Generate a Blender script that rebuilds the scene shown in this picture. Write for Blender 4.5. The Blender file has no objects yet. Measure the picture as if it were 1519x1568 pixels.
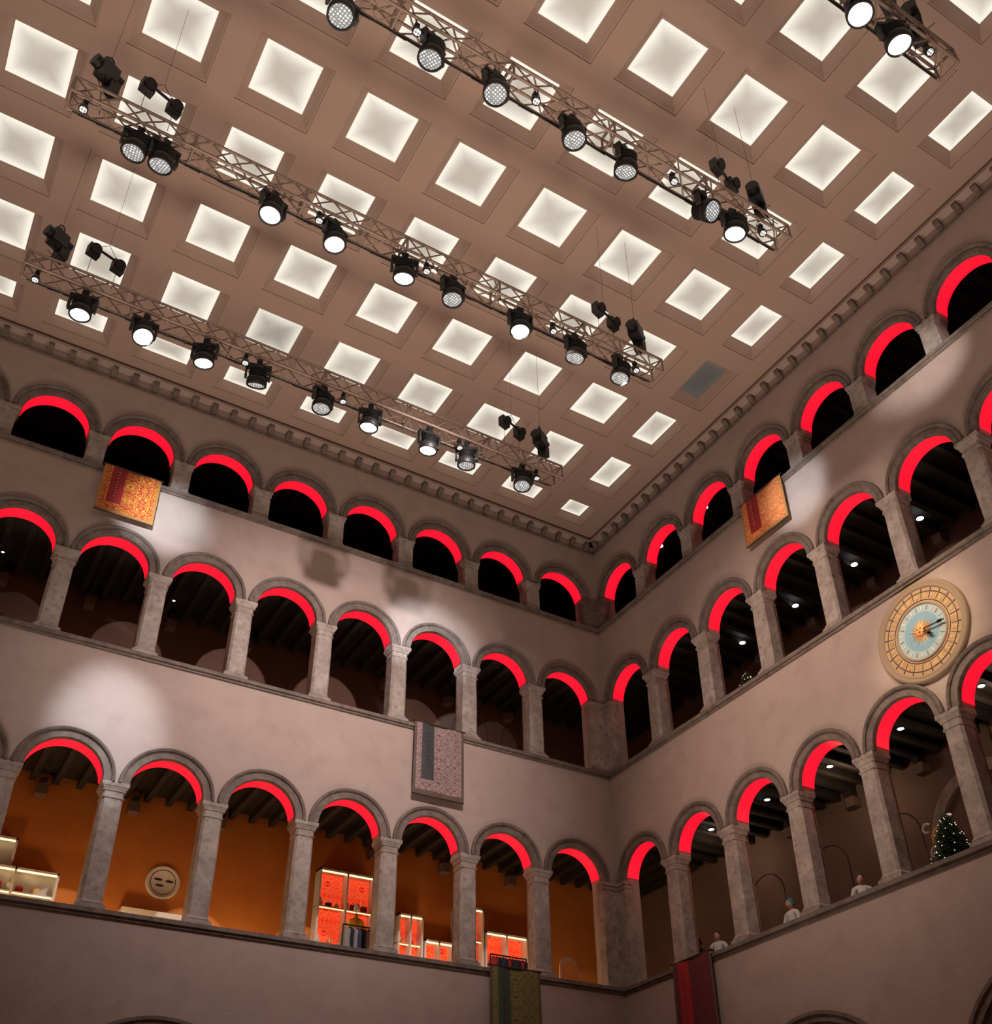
import bpy, math, random
from mathutils import Vector, Matrix
random.seed(7)
pi=math.pi
scene=bpy.context.scene
try:
    scene.view_settings.view_transform='Standard'
except Exception: pass

# ------------------------------------------------------------------ materials
def new_mat(name):
    m=bpy.data.materials.new(name); m.use_nodes=True
    nt=m.node_tree; b=nt.nodes.get('Principled BSDF'); return m,nt,b
def N(nt,t,**kw):
    n=nt.nodes.new(t)
    for k,v in kw.items(): setattr(n,k,v)
    return n
def mottled(name,c1,c2,scale=1.5,rough=.85,bump=.15,c3=None,fine=25):
    m,nt,b=new_mat(name)
    n1=N(nt,'ShaderNodeTexNoise'); n1.inputs['Scale'].default_value=scale; n1.inputs['Detail'].default_value=8; n1.inputs['Roughness'].default_value=.65
    geo=N(nt,'ShaderNodeNewGeometry')
    nt.links.new(geo.outputs['Position'],n1.inputs['Vector'])
    cr=N(nt,'ShaderNodeValToRGB'); cr.color_ramp.elements[0].position=.3; cr.color_ramp.elements[1].position=.7
    cr.color_ramp.elements[0].color=(*c1,1); cr.color_ramp.elements[1].color=(*c2,1)
    nt.links.new(n1.outputs['Fac'],cr.inputs['Fac'])
    out=cr.outputs['Color']
    n2=N(nt,'ShaderNodeTexNoise'); n2.inputs['Scale'].default_value=fine; n2.inputs['Detail'].default_value=4
    nt.links.new(geo.outputs['Position'],n2.inputs['Vector'])
    if c3:
        mx=N(nt,'ShaderNodeMixRGB'); mx.inputs[2].default_value=(*c3,1)
        r2=N(nt,'ShaderNodeValToRGB'); r2.color_ramp.elements[0].position=.5; r2.color_ramp.elements[1].position=.78
        n3=N(nt,'ShaderNodeTexNoise'); n3.inputs['Scale'].default_value=scale*3.1; n3.inputs['Detail'].default_value=6
        nt.links.new(geo.outputs['Position'],n3.inputs['Vector'])
        nt.links.new(n3.outputs['Fac'],r2.inputs['Fac']); nt.links.new(r2.outputs['Color'],mx.inputs[0]); nt.links.new(out,mx.inputs[1]); out=mx.outputs[0]
    nt.links.new(out,b.inputs['Base Color'])
    b.inputs['Roughness'].default_value=rough
    bp=N(nt,'ShaderNodeBump'); bp.inputs['Strength'].default_value=bump; bp.inputs['Distance'].default_value=.03
    nt.links.new(n2.outputs['Fac'],bp.inputs['Height']); nt.links.new(bp.outputs['Normal'],b.inputs['Normal'])
    return m
def flat(name,c,rough=.6,metal=0.,emit=None,es=0.):
    m,nt,b=new_mat(name)
    n1=N(nt,'ShaderNodeTexNoise'); n1.inputs['Scale'].default_value=9
    mx=N(nt,'ShaderNodeMixRGB'); mx.inputs[1].default_value=(*[x*.88 for x in c],1); mx.inputs[2].default_value=(*c,1)
    nt.links.new(n1.outputs['Fac'],mx.inputs[0]); nt.links.new(mx.outputs[0],b.inputs['Base Color'])
    b.inputs['Roughness'].default_value=rough; b.inputs['Metallic'].default_value=metal
    if emit:
        b.inputs['Emission Color'].default_value=(*emit,1); b.inputs['Emission Strength'].default_value=es
    return m
PLASTER=mottled('pink_plaster',(.405,.308,.268),(.470,.365,.320),.55,.9,.3,(.38,.285,.245),18)
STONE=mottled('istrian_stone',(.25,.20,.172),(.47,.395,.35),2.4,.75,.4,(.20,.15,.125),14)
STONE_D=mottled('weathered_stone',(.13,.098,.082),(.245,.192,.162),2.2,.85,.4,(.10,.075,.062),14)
REDPL=mottled('brick_red_jamb',(.20,.105,.08),(.29,.165,.13),2.2,.85,.3)
CEILM=mottled('taupe_ceiling',(.405,.288,.235),(.425,.305,.25),.3,.8,.02)
DARK=mottled('dark_timber_and_gap',(.018,.014,.011),(.036,.027,.021),2,.8,.3)
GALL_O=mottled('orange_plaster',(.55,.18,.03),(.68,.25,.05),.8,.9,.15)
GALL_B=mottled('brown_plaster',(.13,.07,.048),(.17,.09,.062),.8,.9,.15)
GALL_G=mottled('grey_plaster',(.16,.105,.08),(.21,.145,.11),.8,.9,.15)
FLOORM=mottled('stone_floor',(.30,.24,.20),(.42,.34,.29),.6,.5,.05)
BLACK=flat('matte_black_metal',(.012,.012,.013),.5)
ALU=flat('truss_aluminium',(.36,.27,.22),.5,.35)
GOLD=flat('gilding',(.75,.48,.18),.45,.3)
SUNC=flat('sun_gilding',(.80,.36,.14),.6)
RIM=flat('dial_stone_rim',(.33,.235,.155),.8)
CREAM=flat('cream_dial',(.46,.30,.17),.7)
BLUE=flat('pale_blue_dial',(.20,.36,.47),.7)
BLUE2=flat('light_blue_dial_ring',(.36,.45,.48),.7)
BROWN=flat('dark_bronze',(.05,.03,.02),.5,.3)
WHITE=flat('white_paint',(.75,.73,.68),.6)
REDL=flat('red_led_soffit',(.3,.01,.02),.6,0,(1,.006,.03),.92)
WARM=flat('warm_light_strip',(.9,.8,.6),.6,0,(1,.75,.4),1.8)
DOWN=flat('downlight_lens',(.9,.9,.9),.4,0,(.85,.92,1),9)
LENS_B=flat('stage_lens_bright',(.9,.9,.9),.3,0,(1,.93,.82),7)
LENS_X=flat('stage_lens_very_bright',(.9,.9,.9),.3,0,(.97,.97,1),30)
FAIRY=flat('fairy_light',(.9,.8,.5),.4,0,(1,.85,.5),1.4)
PINE=flat('pine_needles',(.03,.06,.03),.8)
def honey():
    m,nt,b=new_mat('stage_lens_honeycomb')
    tc=N(nt,'ShaderNodeTexCoord'); v=N(nt,'ShaderNodeTexVoronoi'); v.inputs['Scale'].default_value=20; v.inputs['Randomness'].default_value=.15
    nt.links.new(tc.outputs['Object'],v.inputs['Vector'])
    cr=N(nt,'ShaderNodeValToRGB'); cr.color_ramp.elements[0].position=.25; cr.color_ramp.elements[1].position=.52
    cr.color_ramp.elements[0].color=(1,.95,.88,1); cr.color_ramp.elements[1].color=(.10,.105,.11,1)
    nt.links.new(v.outputs['Distance'],cr.inputs['Fac']); nt.links.new(cr.outputs['Color'],b.inputs['Emission Color'])
    b.inputs['Emission Strength'].default_value=1.9; b.inputs['Base Color'].default_value=(.1,.1,.1,1)
    return m
LENS_H=honey()
def panel_mat(name,lo,hi):
    m,nt,b=new_mat(name)
    uv=N(nt,'ShaderNodeUVMap'); sp=N(nt,'ShaderNodeSeparateXYZ'); nt.links.new(uv.outputs['UV'],sp.inputs[0])
    def mth(op,a,bb=None):
        n=N(nt,'ShaderNodeMath',operation=op)
        for i,x in enumerate((a,bb)):
            if x is None: continue
            if isinstance(x,(int,float)): n.inputs[i].default_value=x
            else: nt.links.new(x,n.inputs[i])
        return n.outputs[0]
    ax=mth('ABSOLUTE',mth('SUBTRACT',sp.outputs[0],.5)); ay=mth('ABSOLUTE',mth('SUBTRACT',sp.outputs[1],.5))
    px=mth('POWER',mth('MULTIPLY',ax,2),2.6); py=mth('POWER',mth('MULTIPLY',ay,2),2.6)
    geo=N(nt,'ShaderNodeNewGeometry'); nz=N(nt,'ShaderNodeTexNoise'); nz.inputs['Scale'].default_value=1.1; nt.links.new(geo.outputs['Position'],nz.inputs['Vector'])
    f=mth('ADD',mth('MAXIMUM',px,py),mth('MULTIPLY',mth('SUBTRACT',nz.outputs['Fac'],.5),.6))
    cr=N(nt,'ShaderNodeValToRGB'); cr.color_ramp.elements[0].position=0; cr.color_ramp.elements[1].position=.75
    cr.color_ramp.elements[0].color=(*lo,1); cr.color_ramp.elements[1].color=(*hi,1)
    nt.links.new(f,cr.inputs['Fac']); nt.links.new(cr.outputs['Color'],b.inputs['Emission Color']); b.inputs['Emission Strength'].default_value=1
    b.inputs['Base Color'].default_value=(.05,.05,.05,1)
    return m
PANEL=panel_mat('backlit_glass',(.50,.44,.36),(.95,.89,.76))
PANEL_D=panel_mat('unlit_glass',(.05,.045,.04),(.07,.06,.055))
PANEL_M=panel_mat('dim_glass',(.33,.30,.25),(.78,.73,.62))
def brocade(name,base,pat,scale=7,emit=0,acc=None):
    m,nt,b=new_mat(name)
    uv=N(nt,'ShaderNodeUVMap'); sp=N(nt,'ShaderNodeSeparateXYZ'); nt.links.new(uv.outputs['UV'],sp.inputs[0]); cb=N(nt,'ShaderNodeCombineXYZ')
    for i in range(2):
        p=N(nt,'ShaderNodeMath',operation='PINGPONG'); p.inputs[1].default_value=.25 if i==0 else .33; nt.links.new(sp.outputs[i],p.inputs[0]); nt.links.new(p.outputs[0],cb.inputs[i])
    n=N(nt,'ShaderNodeTexNoise'); n.inputs['Scale'].default_value=scale; n.inputs['Detail'].default_value=1; n.inputs['Distortion'].default_value=2.5
    nt.links.new(cb.outputs[0],n.inputs['Vector'])
    cr=N(nt,'ShaderNodeValToRGB'); cr.color_ramp.interpolation='LINEAR'; e=cr.color_ramp.elements
    acc=acc or base
    e[0].position=.30; e[0].color=(*base,1); e[1].position=.70; e[1].color=(*acc,1)
    for p,c in ((.37,pat),(.44,pat),(.455,base),(.52,base),(.535,pat),(.60,pat),(.615,acc)):
        q=e.new(p); q.color=(*c,1)
    nt.links.new(n.outputs['Fac'],cr.inputs['Fac']); nt.links.new(cr.outputs['Color'],b.inputs['Base Color']); b.inputs['Roughness'].default_value=.7
    if emit: nt.links.new(cr.outputs['Color'],b.inputs['Emission Color']); b.inputs['Emission Strength'].default_value=emit
    return m
REDSH=brocade('red_patterned_display_panel',(.75,.008,.006),(.85,.11,.03),7,.75,(.55,.005,.005))
REDP=flat('red_sign',(.5,.02,.01),.6,0,(1,.05,.02),.3)

# ------------------------------------------------------------------ mesh builder
class MB:
    def __init__(s): s.v=[];s.f=[];s.m=[];s.uv=[];s.mats=[];s.smooth=[]
    def mi(s,mat):
        if mat not in s.mats: s.mats.append(mat)
        return s.mats.index(mat)
    def face(s,pts,mat,uv=None,sm=False):
        i=len(s.v); s.v+= [tuple(p) for p in pts]; s.f.append(tuple(range(i,i+len(pts)))); s.m.append(s.mi(mat))
        s.uv.append(uv or [(0,0)]*len(pts)); s.smooth.append(sm)
    def mesh(s,verts,faces,mat,sm=False):
        i=len(s.v); s.v+=[tuple(p) for p in verts]; k=s.mi(mat)
        for f in faces:
            s.f.append(tuple(i+j for j in f)); s.m.append(k); s.uv.append([(0,0)]*len(f)); s.smooth.append(sm)
    def box(s,a,b,mat,fr=None):
        (x0,y0,z0),(x1,y1,z1)=a,b
        P=[(x0,y0,z0),(x1,y0,z0),(x1,y1,z0),(x0,y1,z0),(x0,y0,z1),(x1,y0,z1),(x1,y1,z1),(x0,y1,z1)]
        if fr: P=[fr(*p) for p in P]
        s.mesh(P,[(0,3,2,1),(4,5,6,7),(0,1,5,4),(1,2,6,5),(2,3,7,6),(3,0,4,7)],mat)
    def tube(s,p,q,r,mat,n=6,r2=None,caps=True,sm=True):
        p=Vector(p);q=Vector(q);d=(q-p)
        if d.length<1e-6: return
        d.normalize(); a=d.orthogonal().normalized(); b=d.cross(a); r2=r if r2 is None else r2
        V=[p+(a*math.cos(t)+b*math.sin(t))*r for t in [2*pi*i/n for i in range(n)]]+[q+(a*math.cos(t)+b*math.sin(t))*r2 for t in [2*pi*i/n for i in range(n)]]
        F=[(i,(i+1)%n,n+(i+1)%n,n+i) for i in range(n)]
        s.mesh(V,F,mat,sm)
        if caps: s.mesh(V,[tuple(range(n))[::-1],tuple(range(n,2*n))],mat)
    def lathe(s,prof,mat,M=None,n=20,sm=True,a0=0,a1=2*pi):
        full=abs(a1-a0-2*pi)<1e-6; k=n if full else n+1
        V=[]
        for (r,z) in prof:
            for i in range(k):
                t=a0+(a1-a0)*i/n; p=Vector((r*math.cos(t),r*math.sin(t),z)); V.append(M@p if M else p)
        F=[]
        for j in range(len(prof)-1):
            for i in range(n):
                i2=(i+1)%k if full else i+1
                F.append((j*k+i,j*k+i2,(j+1)*k+i2,(j+1)*k+i))
        s.mesh(V,F,mat,sm)
    def ball(s,c,r,mat,n=10,M=None,sc=(1,1,1)):
        prof=[(math.sin(pi*i/n),-math.cos(pi*i/n)) for i in range(n+1)]
        T=Matrix.Translation(c)@Matrix.Diagonal((r*sc[0],r*sc[1],r*sc[2],1))
        if M: T=M@T
        s.lathe(prof,mat,T,n*2 if n>5 else 8)
    def obj(s,name,parent=None,loc=None,rot=None):
        me=bpy.data.meshes.new(name); me.from_pydata(s.v,[],s.f)
        for m in s.mats: me.materials.append(m)
        me.polygons.foreach_set('material_index',s.m); me.polygons.foreach_set('use_smooth',s.smooth)
        ul=me.uv_layers.new(name='UVMap'); k=0
        for u in s.uv:
            for c in u: ul.data[k].uv=c; k+=1
        me.update()
        return place(me,name,parent,loc,rot)
def place(me,name,parent=None,loc=None,rot=None,sc=None):
    o=bpy.data.objects.new(name,me); scene.collection.objects.link(o)
    if parent: o.parent=parent
    if loc: o.location=loc
    if rot: o.rotation_euler=rot
    if sc: o.scale=(sc,)*3
    return o
def empty(name,loc=(0,0,0)):
    o=bpy.data.objects.new(name,None); scene.collection.objects.link(o); o.location=loc; o.empty_display_size=.3; return o

# ------------------------------------------------------------------ layout
T=.50; DB=3.6
frN=lambda s,d,z:(-s,d,z)
frE=lambda s,d,z:(d,-s,z)
LEN={'N':24.43,'E':26.89}
CEN={'N':[1.333+2.2*k for k in range(11)],'E':[1.162+2.237*k for k in range(12)]}
FR={'N':frN,'E':frE}
SIDE={'N':'north','E':'east'}
LV=[8.805,14.866,19.875]; CR=[12.659,18.245,21.998]; ZC=23.44
RO=1.07; RI=.84
SP=[c-RO for c in CR]
TOP=[LV[1],LV[2],ZC+.5]
GC={'N':[5.9-.0,11.62,17.34],'E':[6.2,11.92,17.64,23.3]}
def arc_wall(mb,fr,s0,s1,cs,r,zs,zt,mat,n=22):
    def rect(a,b):
        mb.face([fr(a,0,zs),fr(b,0,zs),fr(b,0,zt),fr(a,0,zt)],mat)
        mb.face([fr(a,T,zs),fr(b,T,zs),fr(b,T,zt),fr(a,T,zt)],mat)
        mb.face([fr(a,0,zs),fr(b,0,zs),fr(b,T,zs),fr(a,T,zs)],mat)
    cur=s0
    for c in cs:
        if c-r<s0 or c+r>s1: continue
        rect(cur,c-r)
        P=[(c-r*math.cos(pi*i/n),zs+r*math.sin(pi*i/n)) for i in range(n+1)]
        for (a,za),(b,zb) in zip(P,P[1:]):
            mb.face([fr(a,0,za),fr(b,0,zb),fr(b,0,zt),fr(a,0,zt)],mat)
            mb.face([fr(a,T,za),fr(b,T,zb),fr(b,T,zt),fr(a,T,zt)],mat)
            mb.face([fr(a,0,za),fr(b,0,zb),fr(b,T,zb),fr(a,T,za)],mat)
        cur=c+r
    rect(cur,s1)
def arc_profile(mb,fr,c,zs,prof,mat,a0=0,a1=pi,n=28):
    for i in range(n):
        t0=a0+(a1-a0)*i/n; t1=a0+(a1-a0)*(i+1)/n
        for (ra,da),(rb,db) in zip(prof,prof[1:]):
            mb.face([fr(c-ra*math.cos(t0),da,zs+ra*math.sin(t0)),fr(c-ra*math.cos(t1),da,zs+ra*math.sin(t1)),
                     fr(c-rb*math.cos(t1),db,zs+rb*math.sin(t1)),fr(c-rb*math.cos(t0),db,zs+rb*math.sin(t0))],mat)
def loft(mb,secs,mat,cx=0,cy=0):
    rings=[]
    for (z,hx,hy,c) in secs:
        c=max(c,.002)
        rings.append([(cx+x,cy+y,z) for x,y in [(hx-c,-hy),(hx,-hy+c),(hx,hy-c),(hx-c,hy),(-hx+c,hy),(-hx,hy-c),(-hx,-hy+c),(-hx+c,-hy)]])
    V=[p for r in rings for p in r]; F=[]
    for j in range(len(rings)-1):
        for i in range(8): F.append((j*8+i,j*8+(i+1)%8,(j+1)*8+(i+1)%8,(j+1)*8+i))
    F.append(tuple(range(8))[::-1]); F.append(tuple(range(8*(len(rings)-1),8*len(rings))))
    mb.mesh(V,F,mat)
def column_mesh(h,kind):
    mb=MB()
    if kind=='tall':
        S=[(0,.30,.27,.0),(.10,.30,.27,.0),(.11,.265,.25,.02),(.14,.27,.26,.05),(.17,.25,.24,.05),(.20,.235,.225,.055),
           (h*.6,.23,.22,.055),(h-.36,.22,.21,.055),(h-.35,.24,.23,.04),(h-.32,.24,.23,.04),(h-.31,.222,.212,.04),(h-.20,.225,.215,.04),(h-.19,.25,.235,.03),(h-.17,.25,.235,.03),
           (h-.10,.275,.26,.01),(h-.09,.29,.27,0),(h-.01,.295,.275,0),(h,.29,.27,0)]
    else:
        S=[(0,.25,.26,0),(.08,.25,.26,0),(.09,.23,.23,.01),(h-.2,.225,.225,.01),(h-.19,.245,.24,0),(h-.14,.245,.24,0),(h-.13,.235,.235,0),(h-.08,.27,.25,0),(h,.275,.25,0)]
    loft(mb,S,STONE,0,.215)
    mb.box((-.2,.36,0),(.2,T-.01,h),REDPL)
    return mb
# walls ---------------------------------------------------------------
for W in 'NE':
    fr=FR[W]; L=LEN[W]; cs=CEN[W]; nm=SIDE[W]
    mb=MB()
    arc_wall(mb,fr,0,L,GC[W],2.2,4.5,LV[0],PLASTER,36)
    cur=0
    for c in GC[W]+[L+2.2]:
        if c-2.2>cur: mb.box((cur,0,0),(min(c-2.2,L),T,4.5),PLASTER,fr)
        cur=c+2.2
    for k in range(3):
        arc_wall(mb,fr,0,L,cs,RI,SP[k],TOP[k],PLASTER)
        mb.box((0,0.0,LV[k]),(cs[0]-RI,T,SP[k]),PLASTER,fr)
    wall=mb.obj('wall_'+nm)
    tn=MB()
    for z in LV:
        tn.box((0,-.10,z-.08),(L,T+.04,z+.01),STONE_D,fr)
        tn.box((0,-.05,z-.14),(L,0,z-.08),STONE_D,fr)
    tn.obj('trim_sill_course_'+nm)
    cn=MB()
    z=ZC
    cn.box((0,-.04,z-.56),(L,0,z-.50),STONE_D,fr)
    cn.box((0,-.24,z-.19),(L,0,z-.10),PLASTER,fr)
    s=.32
    while s<L:
        P=[(0,z-.46),(-.06,z-.45),(-.09,z-.38),(-.17,z-.32),(-.20,z-.27),(-.20,z-.19),(0,z-.19)]
        V=[fr(s-.07,d,zz) for d,zz in P]+[fr(s+.07,d,zz) for d,zz in P]; n=len(P)
        cn.mesh(V,[tuple(range(n)),tuple(range(n,2*n))]+[(i,(i+1)%n,n+(i+1)%n,n+i) for i in range(n)],STONE_D)
        s+=.55
    cn.box((0,-.10,z-.10),(L,0,z+.1),DARK,fr)  # dark strip stands in for the shade in the gap above the cornice
    cn.obj('trim_cornice_'+nm)
    ar=MB(); rd=MB()
    for k in range(3):
        for c in cs:
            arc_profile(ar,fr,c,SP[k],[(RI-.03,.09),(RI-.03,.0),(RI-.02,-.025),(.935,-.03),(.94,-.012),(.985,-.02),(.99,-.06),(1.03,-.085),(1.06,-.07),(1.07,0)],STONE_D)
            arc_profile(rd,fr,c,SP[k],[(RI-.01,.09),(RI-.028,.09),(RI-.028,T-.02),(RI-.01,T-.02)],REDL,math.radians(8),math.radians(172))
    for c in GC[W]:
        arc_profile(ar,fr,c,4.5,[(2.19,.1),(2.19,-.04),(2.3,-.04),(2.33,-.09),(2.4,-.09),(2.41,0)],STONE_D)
    ar.obj('trim_arch_moulding_'+nm); rd.obj('red_arch_soffit_lighting_'+nm)
    for k in range(3):
        h=SP[k]-LV[k]
        me=column_mesh(h,'tall' if k<2 else 'short').obj('arcade_column' if k<2 else 'arcade_pier')
        first=True
        for i in range(len(cs)-1):
            s=(cs[i]+cs[i+1])/2
            rz=0 if W=='N' else -pi/2
            if first: me.location=fr(s,0,LV[k]); me.rotation_euler=(0,0,rz); first=False
            else: place(me.data,me.name.split('.')[0],None,fr(s,0,LV[k]),(0,0,rz))
for k in range(3):
    mb=MB(); h=SP[k]; z0=LV[k]; a=CEN['N'][0]-RI+.03; b=CEN['E'][0]-RI+.03
    for (e,za,zb) in [(.05,z0,z0+.12),(.03,z0+.12,h-.2),(.05,h-.2,h-.16),(.04,h-.16,h-.09),(.07,h-.09,h)]:
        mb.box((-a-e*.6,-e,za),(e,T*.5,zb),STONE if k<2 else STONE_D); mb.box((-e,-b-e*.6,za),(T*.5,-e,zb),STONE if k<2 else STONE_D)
    mb.obj('corner_pier')
mb=MB(); mb.box((-24.93,-26.9,0),(-24.43,.5,ZC+.5),PLASTER)
for z in LV: mb.box((-24.43,-26.9,z-.1),(-24.33,0,z),STONE_D)
mb.obj('wall_west')
mb=MB(); mb.box((-24.93,-27.4,0),(.5,-26.9,ZC+.5),PLASTER)
for z in LV: mb.box((-24.43,-26.9,z-.1),(0,-26.8,z),STONE_D)
mb.obj('wall_south')
mb=MB(); mb.box((-25,-27.5,-.2),(4,4,0),FLOORM); mb.obj('floor')
# gallery interiors ----------------------------------------------------
CG=[13.05,18.55,22.55]
FL=[z-.85 for z in LV]
for k in range(3):
    for W in 'NE':
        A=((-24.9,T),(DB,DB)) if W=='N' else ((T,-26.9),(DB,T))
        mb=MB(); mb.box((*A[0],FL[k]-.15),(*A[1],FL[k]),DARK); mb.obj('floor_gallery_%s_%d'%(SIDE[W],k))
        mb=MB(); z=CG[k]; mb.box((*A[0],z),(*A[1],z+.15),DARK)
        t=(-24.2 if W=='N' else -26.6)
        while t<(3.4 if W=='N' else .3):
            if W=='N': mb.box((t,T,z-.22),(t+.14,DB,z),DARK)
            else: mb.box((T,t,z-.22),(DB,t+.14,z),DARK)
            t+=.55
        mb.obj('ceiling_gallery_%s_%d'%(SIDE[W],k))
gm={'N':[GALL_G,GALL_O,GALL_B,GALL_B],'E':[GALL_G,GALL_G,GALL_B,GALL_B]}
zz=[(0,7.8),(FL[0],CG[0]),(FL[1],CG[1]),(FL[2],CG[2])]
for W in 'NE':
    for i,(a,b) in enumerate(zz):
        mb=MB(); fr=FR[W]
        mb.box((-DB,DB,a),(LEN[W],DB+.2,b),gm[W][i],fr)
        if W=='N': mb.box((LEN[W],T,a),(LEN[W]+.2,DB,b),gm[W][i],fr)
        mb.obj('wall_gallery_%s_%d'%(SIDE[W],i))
mb=MB()
for W in 'NE':
    for z in CG[:2]:
        for c in CEN[W]:
            mb.box((c-.13,DB-.28,z-.62),(c+.13,DB,z-.36),GALL_G,FR[W]); mb.box((c-.07,DB-.34,z-.36),(c+.07,DB,z-.22),DARK,FR[W])
mb.obj('trim_beam_corbels')
mb=MB()
def disc(mb,c,r,mat,n=14,up=-1):
    mb.lathe([(0,0),(r,0)],mat,Matrix.Translation(c),n); mb.lathe([(r,0),(r*1.25,-.01),(r*1.3,.02)],BLACK,Matrix.Translation(c),n)
for i in range(11):
    y=-2.15-2.237*i
    disc(mb,(1.12,y,CG[2]-.24),.085,DOWN); disc(mb,(.97,y,CG[1]-.24),.08,DOWN); disc(mb,(2.62,y-1.4,CG[1]-.24),.09,DOWN); disc(mb,(1.8,y+.1,CG[0]-.24),.075,DOWN)
for c in CEN['N'][:2]: disc(mb,(-c-.2,1.1,CG[2]-.24),.06,DOWN)
for c in (CEN['N'][3],): disc(mb,(-c,1.0,CG[0]-.24),.05,DOWN)
for c in CEN['N'][3:9:2]: disc(mb,(-c-.2,2.6,CG[1]-.24),.035,DOWN)
mb.obj('gallery_downlights')

# ceiling ----------------------------------------------------------------
XS=[(1.36,.375,.56)]+[(3.38+2.257*i,.61,.83) for i in range(10)]
YS=[(1.05,.32,.50)]+[(3.01+2.25*i,.61,.83) for i in range(11)]
XS=[x for x in XS if x[0]+x[2]<24.43]; YS=[y for y in YS if y[0]+y[2]<26.8]
DP=.27
mb=MB(); pn=MB()
def edges(A,lim):
    e=[0]
    for c,p,o in A: e+=[c-o,c+o]
    return e+[lim]
ex=edges(XS,24.43); ey=edges(YS,26.89)
for i in range(len(ex)-1):
    for j in range(len(ey)-1):
        if i%2==1 and j%2==1: continue
        mb.face([(-ex[i],-ey[j],ZC),(-ex[i+1],-ey[j],ZC),(-ex[i+1],-ey[j+1],ZC),(-ex[i],-ey[j+1],ZC)],CEILM)
def ringq(mb,cx,cy,a,b,za,c,d,zb,mat):
    A=[(cx-a,cy-b,za),(cx+a,cy-b,za),(cx+a,cy+b,za),(cx-a,cy+b,za)]; B=[(cx-c,cy-d,zb),(cx+c,cy-d,zb),(cx+c,cy+d,zb),(cx-c,cy+d,zb)]
    for q in range(4): mb.face([A[q],A[(q+1)%4],B[(q+1)%4],B[q]],mat)
for i,(x,px,ox) in enumerate(XS):
    for j,(y,py,oy) in enumerate(YS):
        cx,cy=-x,-y
        ringq(mb,cx,cy,ox,oy,ZC,ox,oy,ZC+.04,CEILM)
        mx=.035
        ringq(mb,cx,cy,ox,oy,ZC+.04,ox-mx,oy-mx,ZC+.04,CEILM)
        ringq(mb,cx,cy,ox-mx,oy-mx,ZC+.04,px+.02,py+.02,ZC+DP-.02,CEILM)
        ringq(mb,cx,cy,px+.02,py+.02,ZC+DP-.02,px,py,ZC+DP-.02,CEILM)
        ringq(mb,cx,cy,px,py,ZC+DP-.02,px,py,ZC+DP,CEILM)
        mt=PANEL
        if (i,j)==(0,3): mt=PANEL_D
        if (i,j)==(5,1): mt=PANEL_M
        pn.face([(cx-px,cy-py,ZC+DP),(cx+px,cy-py,ZC+DP),(cx+px,cy+py,ZC+DP),(cx-px,cy+py,ZC+DP)],mt,[(0,0),(1,0),(1,1),(0,1)])
mb.box((-25,-27.4,ZC+.6),(4,4,ZC+.8),DARK)
mb.obj('ceiling'); pn.obj('ceiling_light_panels')

# trusses ------------------------------------------------------------------
ZT=19.2; XL,XR=-18.2,-5.6; TY=[-6.175,-10.23,-14.26,-18.27]
mb=MB(); w=.19
LN=XR-XL
for a in (-w,w):
    for b in (-w,w): mb.tube((0,a,b),(LN,a,b),.03,ALU,8)
n=32; st=LN/n
for i in range(n):
    x0=i*st;x1=(i+1)*st; fl=i%2
    for b in (-w,w):
        mb.tube((x0,-w if fl else w,b),(x1,w if fl else -w,b),.016,ALU,5)
        mb.tube((x0,b,-w if fl else w),(x1,b,w if fl else -w),.016,ALU,5)
for x in [0]+[LN*i/6 for i in range(1,6)]+[LN]:
    for a in (-w,w): mb.tube((x,a,-w),(x,a,w),.026,ALU,6); mb.tube((x,-w,a),(x,w,a),.026,ALU,6)
mb.tube((.1,w,-w-.02),(LN-.1,w,-w-.02),.02,BLACK,6)
for i in range(40):
    x=.2+i*(LN-.4)/40; mb.tube((x,w,-w-.03-.05*random.random()),(x+(LN-.4)/40,w,-w-.03-.05*random.random()),.014,BLACK,5)
tr=mb.obj('lighting_truss',None,(XL,TY[0],ZT))
for y in TY[1:]: place(tr.data,'lighting_truss',None,(XL,y,ZT))

def stage_light(lens):
    mb=MB()
    mb.lathe([(.0,.24),(.10,.235),(.15,.2),(.165,.14),(.17,.0),(.2,-.02),(.215,-.06),(.215,-.19),(.205,-.2),(.185,-.2),(.18,-.15)],BLACK,None,24)
    for i in range(5): mb.lathe([(.165,.03+i*.035),(.19,.035+i*.035),(.19,.045+i*.035),(.165,.05+i*.035)],BLACK,None,24,False)
    mb.lathe([(0,-.165),(.183,-.165)],lens,None,28)
    for s in (-1,1): mb.box((s*.2-.015,-.05,-.04),(s*.2+.045*s+.015,.05,.04),BLACK)
    return mb
def yoke():
    mb=MB()
    for s in (-1,1):
        mb.box((s*.25-.02,-.05,-.05),(s*.25+.02,.05,.30),BLACK)
    mb.box((-.27,-.07,.27),(.27,.07,.34),BLACK)
    mb.tube((0,0,.31),(0,0,.42),.03,BLACK,8)
    mb.box((-.06,-.06,.36),(.06,.06,.5),BLACK)
    mb.tube((-.06,0,.49),(.06,0,.49),.055,BLACK,10)
    return mb
heads={k:stage_light(m).obj('tmp') for k,m in (('b',LENS_B),('h',LENS_H),('x',LENS_X))}
hm={k:o.data for k,o in heads.items()}
for o in heads.values(): bpy.data.objects.remove(o)
yo=yoke().obj('tmp'); ym=yo.data; bpy.data.objects.remove(yo)
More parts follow.
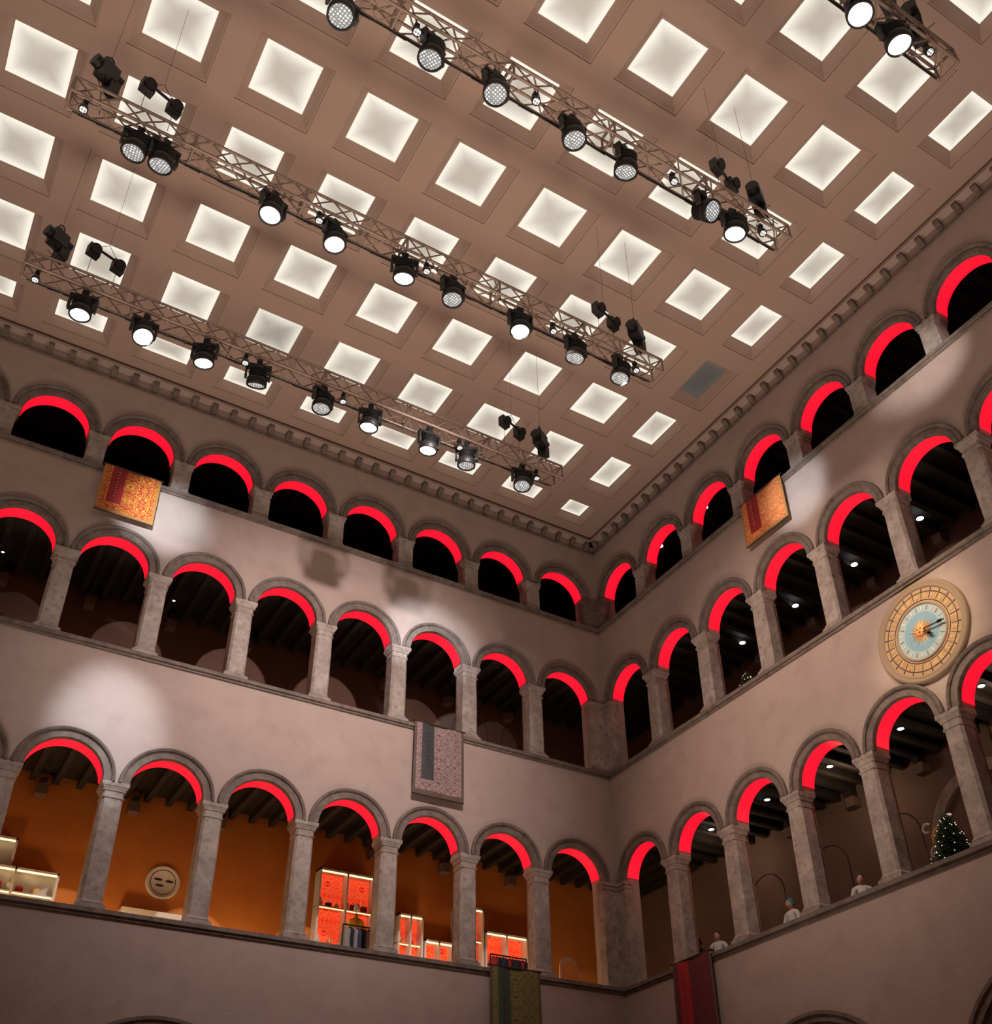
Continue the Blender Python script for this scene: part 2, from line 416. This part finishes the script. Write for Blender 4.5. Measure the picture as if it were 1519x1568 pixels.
LIGHTS={0:[(-17.0,'b'),(-15.79,'x'),(-14.52,'b'),(-13.36,'h'),(-11.87,'h'),(-10.73,'b'),(-9.24,'b'),(-8.24,'h'),(-6.7,'h')],
1:[(-16.99,'h'),(-16.54,'h'),(-14.54,'b'),(-13.33,'b'),(-11.87,'b'),(-10.81,'h'),(-9.24,'b'),(-7.87,'h'),(-6.7,'h')],
2:[(-14.9,'h'),(-13.36,'h'),(-12.18,'h'),(-10.64,'h'),(-9.51,'h'),(-7.7,'h'),(-6.99,'b')],
3:[(-7.1,'b'),(-7.95,'b')]}
random.seed(3)
for t,ls in LIGHTS.items():
    for x,k in ls:
        dz=-.3 if (t,x)==(2,-14.9) else 0
        e=empty('stage_spotlight',(x,TY[t]-.05,ZT-.68+dz)); rz=random.uniform(-.5,.5)
        y1=place(ym,'yoke',e); y1.rotation_euler=(0,0,rz)
        h=place(hm[k],'lamp_head',e); tilt=random.uniform(-.12,.22)
        if (t,x)==(2,-7.7): tilt=-.75
        if (t,x)==(0,-13.36): tilt=.45
        if k=='x': tilt=-.3
        h.rotation_euler=(tilt,random.uniform(-.12,.12),rz)
def small():
    mb=MB()
    mb.tube((0,0,0),(0,0,.16),.012,BLACK,6); mb.box((-.04,-.04,.10),(.04,.04,.18),BLACK)
    R_=Matrix.Rotation(-.3,4,'X')
    mb.lathe([(0,.07),(.05,.06),(.07,.02),(.08,-.1),(.075,-.12),(.06,-.12)],BLACK,R_,14)
    mb.lathe([(0,-.10),(.062,-.10)],LENS_H,R_,14)
    return mb
so=small().obj('tmp'); sm_=so.data; bpy.data.objects.remove(so)
for t in range(4):
    for x in (-17.93,-13.68,-11.43,-8.47,-6.33): place(sm_,'small_spotlight',None,(x,TY[t]-.1,ZT-.39))
def hoist():
    mb=MB()
    mb.box((-.13,-.1,-.14),(.13,.1,.14),BLACK); mb.tube((-.22,0,.02),(.22,0,.02),.095,BLACK,14)
    mb.box((.05,-.09,-.34),(.2,.09,-.1),BLACK); mb.tube((0,0,.14),(0,0,.26),.03,BLACK,8)
    mb.lathe([(.05,0),(.065,.012),(.05,.024)],BLACK,Matrix.Translation((0,.01,.3))@Matrix.Rotation(pi/2,4,'X'),10)
    mb.tube((0,0,-.14),(0,0,-.45),.010,BLACK,5); mb.tube((0,0,.3),(0,0,(ZC-ZT-1)/1.3),.003,BLACK,5)
    for a in (-w,w):
        mb.tube((0,0,-.4),(a,a,-.78+w),.006,BLACK,5); mb.tube((0,0,-.4),(a,-a,-.78+w),.006,BLACK,5)
    return mb
ho=hoist().obj('tmp'); hom=ho.data; bpy.data.objects.remove(ho)
def flood():
    mb=MB()
    for s in (-.24,.24):
        mb.box((s-.11,-.08,-.12),(s+.11,.06,.12),BLACK); mb.tube((s,-.08,0),(s,-.13,-.02),.1,BLACK,12)
        mb.tube((s,0,-.12),(s,0,-.6),.005,BLACK,5); mb.tube((s,0,.12),(0,0,.4),.005,BLACK,5)
    mb.box((-.3,-.02,.12),(.3,.02,.15),BLACK)
    mb.tube((0,0,.4),(0,0,(ZC-ZT-1)/1.15),.003,BLACK,5)
    return mb
fo=flood().obj('tmp'); fom=fo.data; bpy.data.objects.remove(fo)
for y in TY:
    for x in (-17.8,-6.1): place(hom,'chain_hoist',None,(x,y,ZT+1.0),(0,0,.5),1.3)
    for x in (-16.85,-6.95): place(fom,'twin_work_light',None,(x,y,ZT+1.0),(0,0,.3),1.15)

# clock ---------------------------------------------------------------------
def clock():
    e=empty('wall_clock',(0,-11.2,13.5))
    M=Matrix(((0,0,-1,0),(-1,0,0,0),(0,1,0,0),(0,0,0,1)))
    mb=MB()
    mb.lathe([(1.15,0),(1.16,.05),(1.13,.10),(1.08,.11),(1.05,.07),(1.03,.09),(1.0,.09),(.98,.05)],RIM,M,64)
    mb.lathe([(.98,.05),(.66,.05)],CREAM,M,64)
    mb.lathe([(.66,.05),(.65,.085),(.62,.085),(.61,.06)],RIM,M,64)
    mb.lathe([(.61,.055),(.44,.055)],BLUE2,M,64); mb.lathe([(.44,.057),(0,.057)],BLUE,M,64)
    for r in (.90,.715): mb.lathe([(r,.051),(r-.005,.06),(r-.015,.06),(r-.02,.051)],BROWN,M,64)
    mb.obj('dial',e)
    mk=MB()
    def bar(ang,r0,r1,w,off,z,mat,skew=0):
        c,s=math.cos(ang),math.sin(ang); P=[(r0,off-w),(r1,off-w+skew),(r1,off+w+skew),(r0,off+w)]
        V=[M@Vector((r*c-o*s,r*s+o*c,zz)) for zz in (z,z+.012) for r,o in P]
        mk.mesh(V,[(4,5,6,7),(0,1,5,4),(1,2,6,5),(2,3,7,6),(3,0,4,7)],mat)
    for i in range(24):
        a=2*pi*(i+.5)/24; k=i%12+1
        pat={1:'I',2:'II',3:'III',4:'IV',5:'V',6:'VI',7:'VII',8:'IIX',9:'IX',10:'X',11:'XI',12:'XII'}[k]
        wd={'I':.03,'V':.06,'X':.06}; tot=sum(wd[c] for c in pat); off=-tot/2
        for c in pat:
            o=off+wd[c]/2
            if c=='I': bar(a,.745,.87,.008,o,.05,GOLD)
            if c=='V': bar(a,.745,.87,.008,o-.0,.05,GOLD,.022); bar(a,.745,.87,.006,o,.05,GOLD,-.022)
            if c=='X': bar(a,.745,.87,.008,o-.02,.05,GOLD,.04); bar(a,.745,.87,.006,o+.02,.05,GOLD,-.04)
            off+=wd[c]
        bar(a+pi/24,.91,.965,.010,0,.05,BROWN); bar(a+pi/24,.735,.88,.003,0,.05,BROWN)
    for i in range(24): bar(2*pi*i/24,.48,.57,.010,0,.055,WHITE if i%2 else RIM)
    nn=20
    for lay,(ra,rb,ri,zz2) in enumerate(((.38,.31,.14,.060),(.28,.23,.12,.068))):
        V=[]
        for i in range(2*nn):
            a=pi*(i+.5*lay)/nn; r=(ra if (i//2)%2 else rb) if i%2==0 else ri
            V.append(M@Vector((r*math.cos(a),r*math.sin(a),zz2)))
        V.append(M@Vector((0,0,zz2+.03)))
        mk.mesh(V,[(i,(i+1)%(2*nn),2*nn) for i in range(2*nn)],SUNC if lay else GOLD)
    mk.ball((0,0,.09),.12,SUNC,10,M,(1,1,.45))
    for s in (-.04,.04): mk.ball((s,.03,.145),.014,BROWN,6,M)
    mk.ball((0,-.005,.15),.016,GOLD,6,M,(.7,1.4,1)); mk.ball((0,-.05,.14),.014,BROWN,6,M,(2,.5,1))
    bar(math.radians(-6),.1,.62,.016,0,.13,BLACK); bar(math.radians(-6),.45,.56,.035,0,.13,BLACK)
    bar(math.radians(-40),.1,.36,.02,0,.12,BLACK); bar(math.radians(-40),.22,.3,.04,0,.12,BLACK)
    mk.obj('hands_and_numerals',e)
clock()

# banners ---------------------------------------------------------------------
def banner(fr,s0,s1,z0,z1,main,strip,stripside,edge):
    mb=MB(); nx,nz=20,14
    def P(i,j):
        u=i/nx; v=j/nz; return fr(s0+(s1-s0)*u,-.15-.02*math.sin(u*9+v*2)-.03*v,z0+(z1-z0)*v)
    for i in range(nx):
        for j in range(nz):
            u=(i+.5)/nx; u2=u if stripside=='a' else 1-u
            mt=strip if .14<u2<.40 and j<nz-3 else main
            if u2<.05 or u2>.95 or j==nz-1: mt=edge
            h=(z0-z1)
            mb.face([P(i,j),P(i+1,j),P(i+1,j+1),P(i,j+1)],mt,[(a/nx,b/nz*h/abs(s1-s0)) for a,b in ((i,j),(i+1,j),(i+1,j+1),(i,j+1))],True)
    for q in range(9):
        u2=.27; u=u2 if stripside=='a' else 1-u2; s=s0+(s1-s0)*u; z=z0-(z0-z1)*(.12+q*.065)
        mb.tube(fr(s-.035,-.20,z),fr(s+.035,-.20,z-.02*(q%2)),.008,edge,5); mb.tube(fr(s+.03*(1 if q%3 else -1),-.20,z),fr(s,-.20,z-.045),.007,edge,5)
    mb.tube(fr(s0-.04,-.15,z0),fr(s1+.04,-.15,z0),.025,BROWN,8)
    mb.tube(fr(s0,-.18,z1),fr(s1,-.18,z1),.018,BROWN,8)
    for s in (s0+.1,s1-.1): mb.tube(fr(s,-.15,z0),fr(s,.02,z0+.03),.02,BROWN,6)
    mb.obj('brocade_banner')
B_GR=brocade('gold_red_brocade',(.80,.40,.04),(.38,.015,.01),10,0,(.45,.03,.01))
S_R=brocade('crimson_strip',(.36,.012,.02),(.28,.01,.015),22)
B_GD=brocade('orange_gold_brocade',(.85,.36,.11),(.55,.10,.03),10)
B_PU=brocade('purple_damask',(.10,.045,.045),(.40,.28,.26),11)
S_BK=brocade('charcoal_strip',(.035,.04,.045),(.05,.05,.05),22)
B_GN=brocade('green_damask',(.06,.065,.02),(.26,.20,.06),11)
S_GN=brocade('green_strip',(.03,.06,.045),(.05,.07,.04),22)
B_RD=brocade('dark_red_damask',(.22,.025,.035),(.06,.015,.025),11)
S_RD=brocade('red_strip',(.42,.02,.03),(.32,.01,.02),22)
E_G=flat('gold_braid',(.45,.20,.05),.6); E_D=flat('dark_braid',(.12,.08,.06),.8)
banner(frN,13.92,15.35,19.93,18.45,B_GR,S_R,'b',E_G)
banner(frN,4.92,6.39,14.93,12.85,B_PU,S_BK,'b',E_D)
banner(frN,2.71,4.13,8.87,6.75,B_GN,S_GN,'b',E_D)
banner(frE,6.95,8.5,19.93,18.5,B_GD,S_R,'a',E_G)
banner(frE,2.15,3.6,8.87,6.4,B_RD,S_RD,'a',E_D)

# shop displays ------------------------------------
zf=FL[0]
def cabinet(x0,x1,z1,back,d=.35,y=DB-.02,shelves=4,glow=True,z0=None):
    z0=zf if z0 is None else z0
    mb=MB(); t=.05
    mb.box((x0,y-.03,z0),(x1,y-.01,z1),WHITE)
    mb.face([(x0,y-.035,z0),(x1,y-.035,z0),(x1,y-.035,z1),(x0,y-.035,z1)],back,[(x0,z0),(x1,z0),(x1,z1),(x0,z1)])
    for a in (x0,(x0+x1)/2-t/2,x1-t): mb.box((a,y-d,z0),(a+t,y-.03,z1),WHITE)
    mb.box((x0,y-d,z1-t),(x1,y-.03,z1),WHITE); mb.box((x0+t,y-d+.02,z1-t-.03),(x1-t,y-d+.06,z1-t),WARM)
    for i in range(shelves):
        z=z0+(z1-z0-t)*i/shelves; mb.box((x0,y-d*.8,z),(x1,y-.03,z+.03),WHITE if back==WHITE else GOLD)
        if glow and i>0: mb.box((x0+t,y-d*.8+.02,z-.02),(x1-t,y-d*.8+.05,z),WARM)
        x=x0+.14
        while x<x1-.15:
            hh=random.uniform(.12,.3); q=random.random()
            c=random.choice([GOLD,WHITE,GOLD,BROWN,C_RD])
            if q<.5: mb.lathe([(0,0),(.06,0),(.075,hh*.5),(.03,hh*.8),(.035,hh),(0,hh)],c,Matrix.Translation((x,y-d*.45,z+.03)),10)
            else: mb.box((x-.08,y-d*.6,z+.03),(x+.08,y-d*.3,z+.03+hh*.7),c); mb.lathe([(.05,-.01),(.06,0),(.05,.01)],c,Matrix.Translation((x,y-d*.45,z+.03+hh*.7))@Matrix.Rotation(pi/2,4,'X'),10)
            x+=random.uniform(.2,.34)
    mb.obj('display_cabinet')
C_BK=flat('black_cloth',(.02,.02,.025),.9); C_GY=flat('grey_cloth',(.3,.3,.3),.9); C_RD=flat('red_cloth',(.4,.03,.03),.9); C_BL=flat('navy_cloth',(.03,.05,.1),.9)
C_YL=flat('yellow_cloth',(.8,.5,.03),.8); C_WH=flat('white_cloth',(.6,.58,.55),.9); SKIN=flat('skin',(.55,.33,.24),.6); HAIR=flat('dark_hair',(.03,.02,.015),.7); C_TL=flat('teal_knit',(.04,.22,.25),.9)
cabinet(-15.6,-13.7,10.55,WHITE,shelves=5); cabinet(-15.9,-14.75,11.25,WHITE,d=.25,shelves=1,z0=10.56)
cabinet(-7.35,-5.75,11.85,REDSH,shelves=4)
cabinet(-5.0,-4.25,11.0,REDSH,shelves=4); cabinet(-4.2,-3.3,10.4,REDSH,shelves=3)
cabinet(-3.25,-2.35,11.5,REDSH,shelves=4); cabinet(-2.3,-.9,10.9,REDSH,shelves=3)
mb=MB(); mb.box((-12.2,DB-.4,9.9),(-10.7,DB,10.02),WHITE); mb.box((-12.2,DB-.36,zf),(-12.1,DB,9.9),WHITE); mb.box((-10.8,DB-.36,zf),(-10.7,DB,9.9),WHITE); mb.box((-12.15,DB-.3,9.4),(-10.75,DB,9.45),WHITE); mb.obj('white_wall_console')
mb=MB(); M=Matrix.Translation((-11.28,DB,10.87))@Matrix.Rotation(pi/2,4,'X')
mb.lathe([(.42,0),(.42,.05),(.38,.07),(.36,.04),(0,.04)],WHITE,M,32)
mb.lathe([(.31,.041),(.305,.05),(.295,.041)],BROWN,M,32)
for a,b in ((0.3,.16),(2.6,.14),(4.3,.18)):
    mb.ball((-11.28+b*math.cos(a),DB-.05,10.87+b*.6*math.sin(a)),.07,BROWN,8,None,(1.5,.2,.4))
mb.obj('round_wall_medallion')
def rack(x0,x1,y,cols,ztop):
    mb=MB()
    for x in (x0,x1): mb.tube((x,y,zf),(x,y,ztop),.02,BLACK,8); mb.tube((x,y-.25,zf+.02),(x,y+.25,zf+.02),.02,BLACK,8)
    mb.tube((x0,y,ztop),(x1,y,ztop),.02,BLACK,8)
    x=x0+.08; i=0
    while x<x1-.05:
        c=cols[i%len(cols)]; i+=1; l=random.uniform(.75,1.0)
        V=[]
        for (z,hy) in ((0,.03),(-.07,.12),(-.12,.22),(-.35,.2),(-l,.26)):
            for sx,sy in ((-.035,-1),(.035,-1),(.035,1),(-.035,1)): V.append((x+sx*(1 if z<-.05 else .5),y+sy*hy,ztop-.05+z))
        F=[(j*4+k,j*4+(k+1)%4,(j+1)*4+(k+1)%4,(j+1)*4+k) for j in range(4) for k in range(4)]+[(0,1,2,3),(16,19,18,17)]
        mb.mesh(V,F,c,True); mb.tube((x,y,ztop-.05),(x,y,ztop+.02),.006,BLACK,5); x+=.1
    mb.obj('clothes_rack')
rack(-7.3,-6.1,1.5,[C_GY,C_BK,C_GY,C_BL,C_BK],9.85)
rack(-3.1,-2.0,1.6,[C_RD,C_BK,C_BL,C_BK],9.72)
mb=MB()
P=[(-.30,0),(-.30,.55)]+[(-.30*math.cos(pi*i/12),.55+.30*math.sin(pi*i/12)) for i in range(1,12)]+[(.30,.55),(.30,0)]
for (k,y0,y1,mt) in ((1.0,1.62,1.66,CREAM),(.86,1.60,1.62,GALL_O)):
    n=len(P); VV=[(x*k-.62,y0,z*k+9.12) for x,z in P]+[(x*k-.62,y1,z*k+9.12) for x,z in P]
    mb.mesh(VV,[tuple(range(n)),tuple(range(n,2*n))]+[(i,(i+1)%n,n+(i+1)%n,n+i) for i in range(n)],mt)
mb.tube((-.82,1.64,zf),(-.82,1.64,9.15),.025,BROWN); mb.tube((-.42,1.64,zf),(-.42,1.64,9.15),.025,BROWN); mb.obj('arched_standing_mirror')

# people ------------------------------------------------------------------------
def person(name,loc,rz,top,bottom,head=SKIN,hair=HAIR,lean=0.):
    e=empty(name,loc); e.rotation_euler=(0,0,rz)
    J={'pel':(0,0,.95,.15),'wst':(0,-.01-lean*.3,1.1,.125),'chs':(0,-.02-lean*.8,1.32,.15),'nb':(0,-.01-lean,1.46,.07),'nk':(0,-.02-lean,1.52,.055)}
    for s,t in ((-1,'L'),(1,'R')):
        J['sh'+t]=(s*.17,-.01-lean,1.42,.07); J['el'+t]=(s*.25,-.05-lean*.9,1.15,.048); J['wr'+t]=(s*.20,-.24-lean,1.02,.033)
        J['hp'+t]=(s*.09,0,.88,.10); J['kn'+t]=(s*.10,-.02,.49,.065); J['an'+t]=(s*.10,.02,.09,.042); J['to'+t]=(s*.11,-.15,.04,.038)
    def sk(nm,names,edges,mat,root):
        me=bpy.data.meshes.new(nm); me.from_pydata([J[n][:3] for n in names],[(names.index(a),names.index(b)) for a,b in edges],[])
        me.materials.append(mat); o=place(me,nm,e)
        mo=o.modifiers.new('s','SKIN'); mo.use_smooth_shade=True
        if len(me.skin_vertices):
            for i,n in enumerate(names):
                sv=me.skin_vertices[0].data[i]
                sv.radius=(J[n][3],J[n][3]*(.8 if n in('chs','wst','pel') else 1)); sv.use_root=(n==root)
        su=o.modifiers.new('u','SUBSURF'); su.levels=1; su.render_levels=1
    sk('jacket',['pel','wst','chs','nb','nk','shL','elL','wrL','shR','elR','wrR'],[('pel','wst'),('wst','chs'),('chs','nb'),('nb','nk'),('nb','shL'),('shL','elL'),('elL','wrL'),('nb','shR'),('shR','elR'),('elR','wrR')],top,'pel')
    sk('trousers',['pel','hpL','knL','anL','toL','hpR','knR','anR','toR'],[('pel','hpL'),('hpL','knL'),('knL','anL'),('anL','toL'),('pel','hpR'),('hpR','knR'),('knR','anR'),('anR','toR')],bottom,'pel')
    mb=MB(); y=-.03-lean; z=1.63
    mb.ball((0,y,z),.1,head,12,None,(.78,.95,1.18)); mb.ball((0,y+.02,z+.03),.112,hair,12,None,(.8,.93,1.1))
    mb.ball((0,y-.024,z-.018),.098,head,12,None,(.76,.98,1.08))
    mb.ball((0,y-.118,z-.01),.017,head,6,None,(.8,1,1.4)); mb.box((-.022,y-.116,z-.055),(.022,y-.1,z-.047),C_RD)
    for s in (-1,1): mb.ball((s*.03,y-.106,z+.012),.011,HAIR,6); mb.ball((s*.078,y,z),.022,head,6,None,(.4,.8,1.2))
    mb.tube((0,y+.01,1.48),(0,y,1.57),.05,head,10)
    for s in (-1,1):
        wx,wy,wz=s*.20,-.24-lean,1.02
        mb.ball((wx,wy-.05,wz-.01),.045,head,8,None,(.75,1.1,.45))
        for k in range(4):
            fx=wx+(k-1.5)*.019; l=(.06,.07,.066,.05)[k]; mb.tube((fx,wy-.085,wz-.01),(fx,wy-.085-l*.6,wz-.02),.0085,head,6); mb.tube((fx,wy-.085-l*.6,wz-.02),(fx,wy-.085-l*.85,wz-.05),.0075,head,6)
        mb.tube((wx-s*.03,wy-.03,wz),(wx-s*.06,wy-.07,wz-.02),.01,head,6)
    mb.obj('head_and_hands',e)
person('visitor_at_parapet',(-16.75,.85,FL[1]),0,C_BK,C_BK)
person('visitor_at_parapet',(.9,-5.35,FL[0]),-pi/2,C_WH,C_BK,hair=C_TL)
person('visitor_at_parapet',(1.1,-7.3,FL[0]),-pi/2+.8,C_WH,C_BK)
person('visitor_at_parapet',(.9,-2.0,FL[0]),-pi/2,C_BK,C_BK,hair=HAIR)
person('visitor_at_parapet',(.95,-2.7,FL[0]),-pi/2+.5,C_WH,C_BK)
person('visitor_at_parapet',(.85,-7.65,FL[2]),-pi/2,C_RD,C_BK)
person('visitor_at_parapet',(.85,-9.9,FL[2]),-pi/2,C_RD,C_BK)
def mannequin(loc):
    mb=MB(); x,y,z=loc
    M=Matrix.Translation(loc)
    mb.lathe([(.0,1.62),(.05,1.6),(.05,1.5),(.17,1.44),(.19,1.36),(.16,1.2),(.13,1.08),(.2,.9),(.34,.45),(.33,.44),(0,.5)],C_YL,M@Matrix.Diagonal((1,.7,1,1)),20)
    mb.ball((x,y,z+1.75),.1,WHITE,10,None,(.8,.95,1.2)); mb.tube((x,y,z),(x,y,z+.6),.025,BLACK); mb.lathe([(0,.03),(.2,.02),(.2,0)],BLACK,M,20)
    for s in (-1,1): mb.tube((x+s*.17,y,z+1.4),(x+s*.27,y,z+1.1),.05,C_YL,10,.035); mb.tube((x+s*.27,y,z+1.1),(x+s*.22,y-.15,z+.9),.035,WHITE,10,.025)
    mb.obj('dress_mannequin')
mannequin((-6.55,2.5,zf+.95)); 
mb=MB(); mb.box((-7.0,2.1,zf),(-6.1,2.9,zf+.90),WHITE); mb.box((-7.05,2.05,zf+.9),(-6.05,2.95,zf+.95),WHITE); mb.obj('display_plinth')
def tree(loc,h,r=.5):
    mb=MB(); x,y,z=loc
    mb.tube((x,y,z),(x,y,z+h*.95),.04,BROWN); mb.lathe([(0,0),(.16,0),(.2,.22),(0,.22)],BROWN,Matrix.Translation(loc),16)
    nb=int(26*h)
    for i in range(nb):
        t=i/nb; zz=z+.3+(h-.3)*t; rr=r*(1-t)**.7+.05
        for k in range(9):
            a=k*2*pi/9+i*1.3; rk=rr*random.uniform(.8,1.15); q=Vector((x+rk*math.cos(a),y+rk*math.sin(a),zz-.10*rr-.04)); p=Vector((x,y,zz+.05))
            mb.tube(p,q,.035,PINE,4,.008,False)
            for s in (-.4,.4):
                m2=p.lerp(q,.55); mb.tube(m2,m2+Vector((math.cos(a+s*1.6),math.sin(a+s*1.6),-.1))*rr*.4,.02,PINE,4,.004,False)
            if (i+k)%4==0: mb.ball(q,.010,FAIRY,4)
    mb.obj('christmas_tree')
tree((1.25,-9.66,FL[0]),2.3,.72); tree((1.25,-4.8,FL[1]),2.2,.55); tree((-14.0,1.0,FL[2]),1.65,.42); tree((-6.1,1.0,FL[2]),1.5,.4)
mb=MB(); cx,cy,cz=1.9,-9.0,9.8
M=Matrix.Translation((cx,cy,cz))@Matrix.Rotation(pi/2,4,'Y')
mb.lathe([(.16,-.02),(.2,.03),(.24,0),(.2,-.03),(.16,-.02)],GOLD,M@Matrix.Translation((-.35,0,0)),24)
mb.lathe([(0,0),(.16,0)],CREAM,M@Matrix.Translation((-.35,0,0)),24)
for s in (-1,1):
    for (o,rr,zz_) in ((.2,.13,.05),(.3,.1,.62),(.18,.16,-.25),(.32,.12,-.5)):
        mb.lathe([(rr-.03,0),(rr,.03),(rr+.03,0),(rr,-.03),(rr-.03,0)],WHITE,Matrix.Translation((cx,cy+s*o,cz+zz_))@Matrix.Rotation(pi/2,4,'Y'),20,True,-.5*s,4.2)
mb.tube((cx,cy,cz-.6),(cx,cy,cz+.15),.07,WHITE,10,.04); mb.box((cx-.1,cy-.35,cz-.75),(cx+.2,cy+.35,cz-.6),WHITE); mb.box((cx-.05,cy-.12,zf),(cx+.15,cy+.12,cz-.75),WHITE)
mb.obj('ornate_pedestal_clock')
mb=MB()
def hoop(fr,c,d,z0,hh,r=.6):
    P=[(c-r,z0)]+[(c-r*math.cos(pi*i/12),z0+hh-r+r*math.sin(pi*i/12)) for i in range(13)]+[(c+r,z0)]
    for (a,za),(b,zb) in zip(P,P[1:]): mb.tube(fr(a,d,za),fr(b,d,zb),.018,BROWN,5)
for c,k in ((3.2,0),(5.4,0),(7.6,0),(2.3,1),(4.3,1)): hoop(frE,c,2.4,FL[k],3.3)
for c,k in ((1.6,1),(3.3,1)): hoop(frN,c,2.4,FL[k],3.2)
mb.obj('arched_partition_frames')
mb=MB()
for c in (9.2,13.2): 
    arc_profile(mb,frE,c,10.6,[(1.3,DB),(1.3,DB-.12),(1.5,DB-.15),(1.6,DB-.08),(1.62,DB)],STONE,0,pi,28)
    for s in (-1.6,1.3): mb.box((c+s,DB-.12,zf),(c+s+.3,DB,10.6),STONE,frE)
mb.obj('trim_gallery_niche_arches')
mb=MB(); mb.box((-2.95,DB-.06,16.1),(-2.6,DB,16.4),REDP); mb.box((-2.9,DB-.065,16.2),(-2.65,DB-.06,16.25),WHITE); mb.obj('exit_sign')

# ------------------------------------------------------------------ lights
def aim(o,tgt):
    d=Vector(tgt)-o.location; o.rotation_euler=d.to_track_quat('-Z','Y').to_euler()
def spot(name,loc,tgt,P,ang,col=(.80,.90,1),blend=.6,size=.1):
    l=bpy.data.lights.new(name,'SPOT'); l.energy=P; l.spot_size=math.radians(ang); l.spot_blend=blend; l.color=col; l.shadow_soft_size=size
    o=bpy.data.objects.new(name,l); scene.collection.objects.link(o); o.location=loc; aim(o,tgt); return o
def point(name,loc,P,col,size=.15):
    l=bpy.data.lights.new(name,'POINT'); l.energy=P; l.color=col; l.shadow_soft_size=size
    o=bpy.data.objects.new(name,l); scene.collection.objects.link(o); o.location=loc; return o
z=ZT-.95
spot('beam_upper_banner',(-15.6,TY[0]-.1,z),(-13.7,0,18.95),3600,24,blend=1)
spot('beam_lower_arch',(-14.52,TY[0],z),(-13.85,0,12.9),3900,22,blend=1)
spot('beam_centre_columns',(-10.7,TY[0],z),(-6.1,0,17.7),3600,22,blend=1)
spot('beam_east_banner',(-6.7,TY[1],z),(0,-8.8,19.2),3200,21,blend=1)
spot('beam_east_sill',(-6.99,TY[3],z),(0,-13.0,19.8),3200,17,(1,.93,.88),blend=1)
spot('beam_clock',(-6.99,TY[2],z),(0,-11.3,13.4),3000,21,(1,.78,.50),1)
spot('beam_wash_north',(-9.2,TY[1],z),(-9,0,14.5),4300,80,(1,.85,.82),1)
spot('beam_wash_east',(-9.2,TY[1],z),(0,-8.5,13.8),2700,76,(1,.77,.65),1)
for x,y in ((-6,-7),(-18,-7),(-6,-19),(-18,-19)):
    spot('added_ceiling_fill',(x,y,1.2),(x*.8-2.4,y*.8-2.6,ZC),4000,95,(1,.79,.64),1,1.6)  # added warm spots near the floor, unseen, to brighten the ceiling
for x in (-1.5,-4.2,-6.6,-9.4,-12.4,-15.2,-18): point('added_fill_north',(x,2.3,8.8),62,(1,.62,.3),.2)  # added fill hidden behind the parapet, lights the orange back wall
for y in (-2,-6.5,-11): point('added_fill_east',(2.2,y,12.3),24,(1,.70,.48),.15)  # added dim fill inside the lower east gallery
for x in (-2,-7,-12,-17): point('added_fill_mid',(x,2.2,14.4),26,(1,.6,.4),.15)  # added hidden fill, lifts the dark middle gallery
for y in (-3,-9): point('added_fill_mid',(2.2,y,14.4),20,(1,.7,.5),.15)  # same added fill on the east side
w_=bpy.data.worlds.new('world'); scene.world=w_; w_.use_nodes=True
w_.node_tree.nodes['Background'].inputs[0].default_value=(.02,.015,.012,1)

# camera ---------------------------------------------------------------------
cd=bpy.data.cameras.new('camera'); co=bpy.data.objects.new('camera',cd); scene.collection.objects.link(co)
cd.sensor_fit='VERTICAL'; cd.sensor_height=36; cd.sensor_width=36; cd.lens=1609.3/1568*36
cd.shift_x=-(793.7-759.5)/1568; cd.shift_y=(928-784)/1568; cd.clip_end=200
R=((.85368,-.52044,-.01943),(.28179,.49294,-.82317),(.43798,.69725,.56747))
m=Matrix.Identity(4)
for i in range(3):
    m[i][0]=R[0][i]; m[i][1]=-R[1][i]; m[i][2]=-R[2][i]
m[0][3],m[1][3],m[2][3]=-17.07,-22.42,1.6
co.matrix_world=m
scene.camera=co
